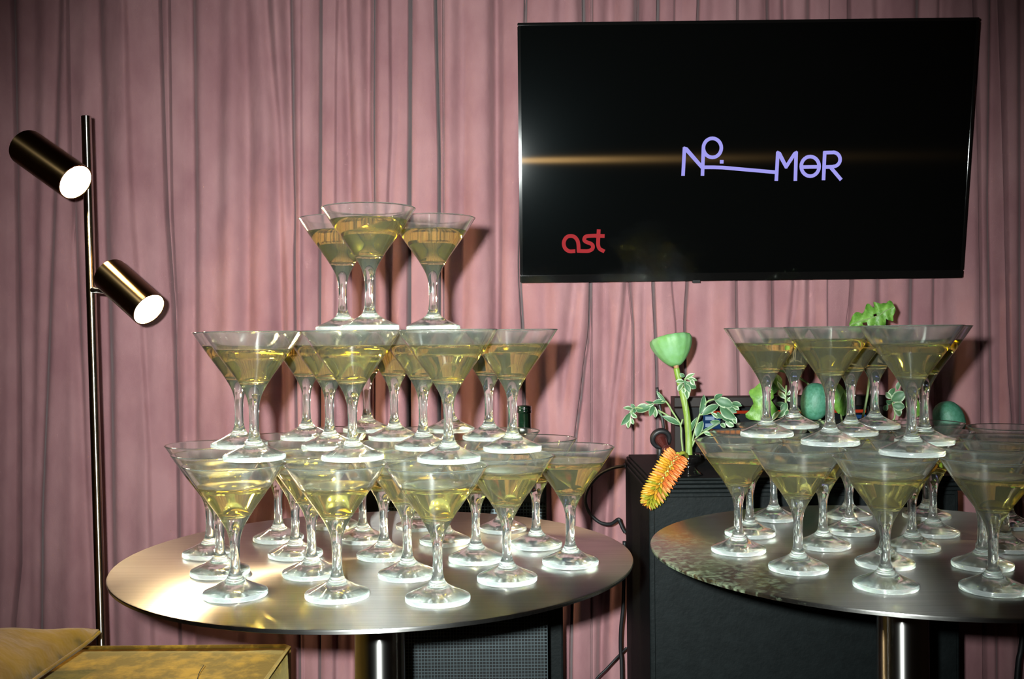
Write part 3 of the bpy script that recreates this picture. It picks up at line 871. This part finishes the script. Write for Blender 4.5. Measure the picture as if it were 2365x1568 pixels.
sprig('variegated cream-edged sprig leaning left out of the black vase',
 [((640, 400), (520, 260), 55, 0), ((470, 420), (645, 415), 78, 0), ((480, 440), (345, 485), 62, 1), ((480, 470), (425, 615), 85, 0), ((495, 480), (505, 628), 66, 1),
  ((440, 490), (215, 530), 140, 0), ((840, 725), (595, 608), 88, 0), ((215, 490), (160, 440), 55, 0), ((175, 510), (55, 495), 66, 1), ((150, 570), (25, 735), 95, 0),
  ((165, 560), (248, 632), 66, 1), ((150, 600), (125, 778), 76, 1), ((175, 640), (200, 725), 56, 1), ((470, 420), (360, 400), 42, 0), ((540, 525), (610, 620), 26, 0),
  ((200, 500), (150, 590), 70, 1), ((210, 500), (205, 570), 60, 0)],
 [[(895, 1240), (885, 1090), (865, 900), (852, 730), (750, 560), (650, 405), (560, 420), (480, 430)], [(852, 730), (700, 615), (540, 525)], [(855, 740), (885, 650)], [(440, 490), (330, 500), (215, 490), (165, 560)]],
 VY+.012, PX(1578, 1100, VY+.012))
sprig('pale variegated leaf cluster twined high on the lotus stem',
 [((910, 60), (840, 10), 58, 0), ((920, 95), (1055, 15), 66, 1), ((930, 85), (1088, 115), 58, 1), ((940, 130), (1072, 222), 90, 0), ((900, 130), (785, 125), 70, 1),
  ((885, 160), (822, 265), 78, 1), ((920, 160), (990, 280), 80, 0), ((930, 240), (950, 375), 80, 1), ((1000, 95), (1048, 180), 66, 1), ((905, 110), (960, 200), 66, 0), ((890, 220), (915, 300), 60, 1), ((950, 230), (980, 300), 56, 1)],
 [[(935, 1240), (960, 800), (935, 400), (925, 230), (915, 80)]], VY-.012, PX(1585, 1100, VY-.012), rad=.0011)
sprig('broad variegated sprig leaning right in front of the wooden screen',
 [((1125, 575), (1180, 310), 92, 0), ((1160, 590), (1388, 455), 118, 0), ((1325, 375), (1442, 305), 80, 0), ((1335, 375), (1595, 475), 150, 0), ((1410, 470), (1625, 650), 150, 0),
  ((1560, 430), (1712, 468), 80, 0), ((1590, 470), (1672, 525), 60, 1), ((1400, 610), (1640, 690), 150, 0), ((1385, 640), (1275, 555), 55, 1), ((1405, 690), (1265, 690), 80, 0),
  ((1420, 710), (1475, 775), 70, 1), ((1080, 890), (1165, 675), 118, 0), ((985, 850), (1090, 620), 66, 0), ((1150, 820), (1400, 690), 32, 0), ((1180, 840), (1295, 880), 66, 1),
  ((1560, 600), (1630, 720), 80, 1), ((1480, 690), (1600, 750), 80, 1), ((1500, 470), (1640, 560), 90, 0), ((1360, 560), (1440, 640), 70, 0)],
 [[(980, 1240), (1000, 1130), (1020, 950), (1120, 590), (1220, 415), (1330, 372)], [(1120, 590), (1165, 585)], [(1010, 1040), (1080, 900), (1200, 820), (1400, 700)], [(985, 1000), (985, 850)]],
 VY+.006, PX(1596, 1100, VY+.006))

# foliage behind the right tower
def frilly(label, spine, widths, Y, holes=False, stalk=None, name='crinkled_leaf'):
    t = thing(name, Vector((PX(*spine[0], Y).x, Y, ctop)), label, 'leaf')
    r = random.Random(len(label))
    pts = spline([PX(*p, Y) for p in spine], 5); n = len(pts)
    ws = np.interp(np.linspace(0, 1, n), np.linspace(0, 1, len(widths)), widths)*Y/FPX
    V = []; K = 9
    for i, p in enumerate(pts):
        d = (pts[min(i+1, n-1)]-pts[max(i-1, 0)]).normalized(); view = (CAM-p).normalized(); sd = d.cross(view).normalized()
        for k in range(K):
            f = (k/(K-1)-.5)*2
            edge = abs(f)**2
            jit = edge*ws[i]*(.13*math.sin(i*.9+f*2)+r.uniform(-.06, .06))
            V.append(p+sd*(f*ws[i]/2+ (jit if f > 0 else -jit)) + view*(math.sin(i*1.3+f*4)*.004*(.3+edge) + .006*(1-edge)))
    F = [(i*K+k, i*K+k+1, (i+1)*K+k+1, (i+1)*K+k) for i in range(n-1) for k in range(K-1)
         if not (holes and (i, k) in ((6, 5), (7, 5), (12, 3), (13, 3)))]
    o = mk('blade', V, F, M_FRILL, t, True)
    tube('midrib', [q+(CAM-q).normalized()*.0065 for q in pts[:-1]], .0010, M_STEML, t, 6)
    if stalk: tube('stalk', spline([PX(*p, Y) for p in stalk], 4), .0022, M_STEML, t, 8)
    return t
frilly('bright green crinkled leaf rising above the right tower', [(1962, 752), (1985, 742), (2010, 735), (2030, 728), (2045, 718), (2066, 708)], [8, 34, 52, 54, 50, 46, 22], 1.74, True, [(1968, 1050), (1998, 940), (2012, 840), (2022, 740)])
frilly('bright green frilly leaf hanging beside the wooden screen', [(1772, 868), (1766, 900), (1760, 935), (1756, 972)], [10, 44, 56, 58, 52], 1.79, False, [(1960, 1050), (1880, 900), (1800, 855), (1772, 868)])
def shoot2(label, leaves, stems, Y, root):
    return sprig(label, leaves, stems, Y, root, conv=lambda p: p, sc=1.0, rad=.0018)
shoot2('frosted white-edged sprig between two stems of the right tower',
 [((1815, 905), (1795, 880), 10, 1), ((1818, 912), (1838, 890), 12, 1), ((1815, 920), (1797, 905), 12, 1), ((1818, 925), (1838, 915), 12, 1), ((1814, 935), (1792, 930), 13, 0), ((1816, 930), (1806, 955), 17, 0), ((1812, 945), (1795, 965), 14, 1), ((1815, 948), (1826, 968), 14, 0), ((1800, 950), (1784, 970), 12, 1)],
 [[(1965, 1050), (1880, 1000), (1820, 950), (1816, 890)]], 1.75, PX(1966, 1060, 1.75))
shoot2('grey-green sprig with pale veins behind the right tower stems',
 [((2056, 918), (2066, 896), 16, 0), ((2058, 920), (2046, 905), 14, 1), ((2060, 925), (2092, 905), 26, 0), ((2060, 930), (2046, 925), 14, 0), ((2062, 935), (2090, 940), 22, 0), ((2064, 940), (2080, 960), 18, 1), ((2050, 935), (2042, 948), 12, 0), ((2072, 900), (2078, 880), 10, 0)],
 [[(1975, 1050), (2030, 1000), (2066, 965), (2060, 925), (2058, 905)]], 1.75, PX(1975, 1060, 1.75))
def shoot3(label, leaves, stems, Y, root):
    t = thing('dark_sprig', root, label, 'plant')
    for st in stems: tube('stem', spline([PX(*p, Y) for p in st], 4), .0018, M_STEML, t, 8)
    for p0, p1, wd in leaves: leaf(t, p0, p1, wd, M_FRILL, Y)
shoot3('shaded dark green leaves low behind the right tower', [((1940, 955), (1930, 880), 36), ((1945, 960), (1962, 890), 34), ((2120, 960), (2105, 905), 34), ((1800, 900), (1786, 862), 30)],
 [[(1962, 1050), (1950, 1000), (1942, 955)], [(1975, 1050), (2060, 1000), (2120, 960)], [(1960, 1050), (1860, 960), (1800, 900)]], 1.81, PX(1966, 1060, 1.81))

def roundpod(label, cx_, cy_, rx, ry, Y, tilt, stalk):
    c = PX(cx_, cy_, Y); s = Y/FPX
    t = thing('seed_pod', (c.x, c.y, ctop), label, 'seed pod')
    prof = []
    for i in range(15):
        a = math.pi*i/14; rr = math.sin(a)**.75
        prof.append((rx*s*rr, -ry*s*math.cos(a)))
    ax = Vector((math.sin(tilt), 0, math.cos(tilt)))
    lathe('pod', prof, M_POD2, t, seg=40, o=c, axis=ax, flip=True)
    tube('stalk', spline([PX(*p, Y) for p in stalk], 4), .0028, M_STEML, t, 8)
    e = PX(*stalk[-1], Y)
roundpod('blue-green speckled seed pod behind the right tower, larger one', 1882, 927, 32, 43, 1.74, .12, [(1960, 1055), (1920, 1010), (1890, 965)])
roundpod('blue-green seed pod at right in the shadow of the tower', 2192, 968, 34, 42, 1.74, -.35, [(1980, 1055), (2080, 1040), (2180, 995)])

# torch lily
def torch():
    Y = VY-.079
    t = thing('torch_lily', PX(1560, 1056, Y), 'orange and yellow torch lily drooping over the cabinet edge', 'flower')
    axis = spline([PX(1566, 1050, Y), PX(1549, 1075, Y), PX(1528, 1110, Y), PX(1509, 1143, Y), PX(1495, 1165, Y)], 8)
    sp_ = spline([PX(1590, 1060, VY), PX(1580, 1046, Y+.02), PX(1566, 1050, Y)], 5) + axis[1:]
    tube('stem', sp_, [(.003 if i < 10 else .0052*(1-.6*(i-10)/(len(sp_)-10))) for i in range(len(sp_))], M_STEMY, t, 10)
    n = 200; s = Y/FPX
    prof = [(0, 0), (.0012, .0012), (.0023, .005), (.0026, .009), (.0021, .0135), (.0011, .0175), (.0, .0195)]
    V, F = lathe_vf(prof, 6)
    F = [tuple(reversed(f)) for f in F]
    meshes = []
    for nm, c in (('orange', (.50, .115, .022)), ('peach', (.55, .19, .045)), ('amber', (.46, .23, .015)), ('lime', (.22, .21, .012)), ('rust', (.2, .06, .012))):
        mm = principled('floret_'+nm, c, .5)
        me = bpy.data.meshes.new('floret'); me.from_pydata([tuple(v) for v in V], [], F); me.materials.append(mm)
        me.polygons.foreach_set('use_smooth', [True]*len(me.polygons)); me.update(); meshes.append(me)
    r = random.Random(9); base = wloc(t)
    for i in range(n):
        f = (i+.5)/n
        q = f*(len(axis)-1); k = int(q); p = axis[k].lerp(axis[min(k+1, len(axis)-1)], q-k)
        d = (axis[min(k+1, len(axis)-1)]-axis[max(k-1, 0)]).normalized()
        u, v = frame_from(d); a = i*2.39996
        out = u*math.cos(a)+v*math.sin(a)
        dirn = (out*(1.0-.2*f) + d*(-.15+.75*f)).normalized()
        size = .98*(1.12 if f < .7 else 1.12-.62*(f-.7)/.3)*(.80+.4*min(1, f/.12)*.5)
        lit = out.x  # sideways facing: right-hand florets are orange, left-hand ones yellower
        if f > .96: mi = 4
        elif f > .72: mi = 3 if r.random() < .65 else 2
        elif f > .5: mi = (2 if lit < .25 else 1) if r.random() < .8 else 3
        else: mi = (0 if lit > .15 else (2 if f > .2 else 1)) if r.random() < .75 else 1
        o = bpy.data.objects.new('floret', meshes[mi]); COL.objects.link(o); o.parent = t
        o.location = p+out*.0025-base; o.rotation_mode = 'QUATERNION'
        o.rotation_quaternion = dirn.to_track_quat('Z', 'Y'); o.scale = (size,)*3
M_STEMY = principled('torch_stem', (.34, .36, .04), .5)
torch()

# ------------------------------------------------------------------ speaker, crate, bottle
SY = 1.60
sx0, sx1 = PX(838, 1500, SY).x, PX(1266, 1500, SY).x; sz = PX(1100, 1120, SY).z
sp = thing('loudspeaker', ((sx0+sx1)/2, SY+.1, 0), 'black loudspeaker with wire mesh grille behind the left table', 'speaker')
box('cabinet', (sx0, SY+.012, 0.01), (sx1, SY+.17, sz), M_BLACK, sp, .004)
box('frame_bar', (sx0, SY, .01), (sx0+.03, SY+.0118, sz), M_BLACK, sp, .002)
box('frame_bar', (sx0+.0305, SY, sz-.03), (sx1-.001, SY+.0118, sz), M_BLACK, sp, .002)
box('frame_bar', (sx0+.0305, SY, .01), (sx1-.001, SY+.0118, .04), M_BLACK, sp, .002)
gx0, gx1, gz0, gz1 = sx0+.031, sx1-.001, .041, sz-.031
V, F = [], []
def add_bar(lo, hi):
    s = len(V)
    for z in (lo[2], hi[2]):
        for x, y in ((lo[0], lo[1]), (hi[0], lo[1]), (hi[0], hi[1]), (lo[0], hi[1])): V.append((x, y, z))
    F.extend([(s, s+3, s+2, s+1), (s+4, s+5, s+6, s+7), (s, s+1, s+5, s+4), (s+1, s+2, s+6, s+5), (s+2, s+3, s+7, s+6), (s+3, s, s+4, s+7)])
pit = .0052
for i in range(int((gx1-gx0)/pit)+1):
    x = gx0+i*pit; add_bar((x, SY+.001, gz0), (x+.0012, SY+.0022, gz1))
for i in range(int((gz1-gz0)/pit)+1):
    z = gz0+i*pit; add_bar((gx0, SY+.0023, z), (gx1, SY+.0035, z+.0014))
gr = mk('grille', V, F, M_GRILLE, sp); gr['kind'] = 'stuff'
for fx in (sx0+.02, sx1-.05):
    for fy in (SY+.03, SY+.13): box('rubber_foot', (fx, fy, 0), (fx+.03, fy+.02, .0098), M_CABLE, sp)
KY = 1.80
bz = PX(1211, 937, 1.90).z-.300
kr = thing('crate', (PX(1150, 1500, KY).x, KY+.1, 0), 'black box standing behind the loudspeaker against the curtain', 'box')
kx0, kx1 = PX(930, 1500, KY).x, PX(1301, 1500, KY).x
box('body', (kx0, KY, 0), (kx1, KY+.19, bz-.016), M_BLACKP, kr, .004)
box('lid', (kx0-.003, KY-.003, bz-.0155), (kx1+.003, KY+.193, bz), M_BLACKP, kr, .003)
bc = PX(1211, 937, 1.90)
bt = thing('wine_bottle', (bc.x, 1.90, bz+.0003), 'dark green wine bottle, open neck showing behind the left tower', 'bottle')
lathe('bottle_body', [(0, .003), (.030, 0), (.037, .004), (.0375, .01), (.0375, .175), (.034, .195), (.022, .222), (.0145, .242), (.0128, .262), (.0125, .285),
      (.0125, .286)], M_BOTTLE, bt, seg=48, o=(bc.x, 1.90, bz+.0003), flip=True)
lathe('lip', [(.0125, .2855), (.0142, .287), (.0142, .2915), (.0132, .293), (.0138, .2955), (.0138, .2985), (.0125, .300), (.0098, .300), (.0095, .27)], M_BOTTLE, bt, seg=40, o=(bc.x, 1.90, bz+.0003), flip=True)

# ------------------------------------------------------------------ cables
def cable(label, pts, rad, name='cable'):
    q = [PX(*p[:2], p[2]) for p in pts]
    o = tube(name, spline(q, 8), rad, M_CABLE, None, 10)
    return tag(o, label, 'cable')
cable('black cable looping out from the left side of the cabinet', [(1446, 1076, 1.95), (1436, 1077, 1.955), (1415, 1081, 1.97), (1385, 1096, 1.98), (1360, 1125, 1.98), (1352, 1155, 1.98), (1362, 1185, 1.98), (1385, 1206, 1.97), (1410, 1210, 1.96), (1428, 1199, 1.95), (1432, 1206, 1.95), (1438, 1220, 1.95), (1444, 1230, 1.95)], .0034)
cable('black cable hanging straight down the left side of the cabinet', [(1442, 1250, 1.94), (1441, 1330, 1.94), (1439, 1400, 1.94), (1434, 1450, 1.945), (1433, 1500, 1.95), (1436, 1568, 1.95), (1437, 1900, 1.95)], .0036)
cable('thin black cable slanting away from the cabinet to the floor', [(1447, 1495, 1.96), (1444, 1499, 1.96), (1425, 1518, 1.965), (1400, 1545, 1.965), (1375, 1572, 1.965), (1340, 1640, 1.965), (1325, 1900, 1.965)], .0022)
cable('black cable at the lower right edge beyond the cabinet', [(2372, 1380, 1.96), (2365, 1440, 1.95), (2358, 1500, 1.95), (2349, 1568, 1.95), (2330, 1900, 1.95)], .0055)

# ------------------------------------------------------------------ mustard cushions
def mustard():
    m, nt, b, out = new_mat('mustard_velvet')
    tc = nt.nodes.new('ShaderNodeTexCoord')
    n = nt.nodes.new('ShaderNodeTexNoise'); n.inputs['Scale'].default_value = 26; n.inputs['Detail'].default_value = 5; n.inputs['Roughness'].default_value = .62
    mp = nt.nodes.new('ShaderNodeMapping'); mp.inputs['Scale'].default_value = (1.0, .8, 1.6)
    nt.links.new(tc.outputs['Object'], mp.inputs[0]); nt.links.new(mp.outputs[0], n.inputs['Vector'])
    r = nt.nodes.new('ShaderNodeValToRGB'); e = r.color_ramp.elements
    e[0].position = .45; e[0].color = (.085, .045, .0008, 1); e[1].position = .66; e[1].color = (.29, .172, .012, 1)
    nt.links.new(n.outputs['Fac'], r.inputs['Fac']); nt.links.new(r.outputs[0], b.inputs['Base Color'])
    b.inputs['Roughness'].default_value = .85; b.inputs['Sheen Weight'].default_value = .3; b.inputs['Sheen Tint'].default_value = (1, .8, .3, 1)
    b.inputs['Specular IOR Level'].default_value = .2
    bp = nt.nodes.new('ShaderNodeBump'); bp.inputs['Strength'].default_value = .35; bp.inputs['Distance'].default_value = .004
    nt.links.new(n.outputs['Fac'], bp.inputs['Height']); nt.links.new(bp.outputs[0], b.inputs['Normal'])
    return m
M_MUST = mustard()
M_MUST2 = principled('mustard_velvet_plain', (.155, .092, .004), .85, sheen=.15, spec=.2, noise=(14, (.24, .152, .014), .35, .7), bump=(12, .6, .02))
bz_ = PX(672, 1486, 1.69).z; bxr = PX(672, 1493, 1.69).x
bench = thing('bench', (bxr-.5, 1.3, 0), 'mustard velvet upholstered bench seat in front of the floor lamp', 'bench')
def soft_box(name, lo, hi, bulge, mat, par, n=14, edge=.02):
    """cushion block with rounded edges, slightly puffed faces and pinched corners"""
    bm = bmesh.new(); bmesh.ops.create_cube(bm, size=2)
    bmesh.ops.subdivide_edges(bm, edges=bm.edges[:], cuts=n, use_grid_fill=True)
    c = (Vector(lo)+Vector(hi))/2; hs = (Vector(hi)-Vector(lo))/2
    for v in bm.verts:
        x, y, z = v.co
        def soft(a, h):
            k = edge/h; return a*(1-k) if False else a
        px_ = (1-x*x)*(1-y*y); py_ = (1-x*x)*(1-z*z); pz_ = (1-y*y)*(1-z*z)
        q = Vector((x*hs.x, y*hs.y, z*hs.z))
        if abs(z) > .999: q.z += math.copysign(bulge*px_**.5, z)
        if abs(y) > .999: q.y += math.copysign(bulge*py_**.5, y)
        if abs(x) > .999: q.x += math.copysign(bulge*pz_**.5*.8, x)
        v.co = c+q
    return bm_obj(name, bm, mat, par, True)
seat = soft_box('seat_cushion', (bxr-1.15, 1.02, bz_-.15), (bxr, 1.69, bz_-.006), .014, M_MUST, bench)
def seam(pts, r, par, mat): return tube('piping', pts, r, mat, par, 8)
zz0 = bz_-.004
seam([(bxr-1.14, 1.688, zz0), (bxr-.01, 1.688, zz0), (bxr-.001, 1.68, zz0), (bxr-.001, 1.03, zz0), (bxr-.01, 1.02, zz0), (bxr-1.14, 1.02, zz0)], .0038, seat, M_MUST)
box('base', (bxr-1.13, 1.05, .10), (bxr-.02, 1.67, bz_-.152), M_MUST2, bench, .01)
for lx in (bxr-1.10, bxr-.08):
    for ly in (1.08, 1.61): box('leg', (lx, ly, 0), (lx+.035, ly+.035, .0995), M_WOOD, bench, .003)

def pillow():
    # square pillow lying on the seat, rear right corner pointing at the lamp pole
    zs = bz_+.0115
    A = PX(229, 1468, 1.57)              # rear right corner
    u = Vector((-1, -.06, 0)).normalized(); v = Vector((.05, -1, 0)).normalized()
    Wd = .44; N = 30
    c = A+u*(Wd/2)+v*(Wd/2)
    t = thing('throw_pillow', (c.x, c.y, zs), 'plump mustard throw pillow lying at the lower left corner', 'pillow')
    V, F = [], []
    r = random.Random(4)
    for sgn in (1, -1):
        for i in range(N+1):
            for j in range(N+1):
                a = i/N*2-1; b = j/N*2-1
                pa = a*(1-.10*(1-b*b)); pb = b*(1-.10*(1-a*a))
                h = ((1-a*a)*(1-b*b))**.42
                wr = .007*math.sin(7*a+5*b)*h*(1-h*.4) + .005*math.sin(11*(a-b)+2)*abs(a*b) + .004*math.sin(16*a+3*b+1)*h
                zc = .036
                z = zc + (.068 if sgn > 0 else -.036)*h + (wr if sgn > 0 else 0)
                if sgn < 0: z = max(z, .001)
                # corner lift
                z += .010*(abs(a*b)**6)
                V.append(c+u*(pa*Wd/2)+v*(pb*Wd/2)+Vector((0, 0, z-(c.z-zs))))
    n1 = N+1; off = n1*n1
    for i in range(N):
        for j in range(N):
            q = (i*n1+j, i*n1+j+1, (i+1)*n1+j+1, (i+1)*n1+j)
            F.append(q); F.append(tuple(off+k for k in reversed(q)))
    o = mk('cover', V, F, M_MUST2, t, True)
    bm = bmesh.new(); bm.from_mesh(o.data); bmesh.ops.remove_doubles(bm, verts=bm.verts, dist=.0008); bmesh.ops.recalc_face_normals(bm, faces=bm.faces); bm.to_mesh(o.data); bm.free()
    rim = []
    for a, b in [(-1+2*k/20, -1) for k in range(20)]+[(1, -1+2*k/20) for k in range(20)]+[(1-2*k/20, 1) for k in range(20)]+[(-1, 1-2*k/20) for k in range(21)]:
        pa = a*(1-.10*(1-b*b)); pb = b*(1-.10*(1-a*a))
        rim.append(c+u*(pa*Wd/2)+v*(pb*Wd/2)+Vector((0, 0, .036+.010*(abs(a*b)**6)-(c.z-zs))))
    tube('piping', rim, .0032, M_MUST2, t, 8, caps=False)
pillow()
th = tube('thread', spline([PX(471, 1536, 1.50), PX(463, 1548, 1.49), PX(458, 1560, 1.49), PX(455, 1572, 1.485)], 5), .0006, M_CABLE, None, 6)
tag(th, 'thin dark curved thread lying on the mustard bench seat', 'thread')
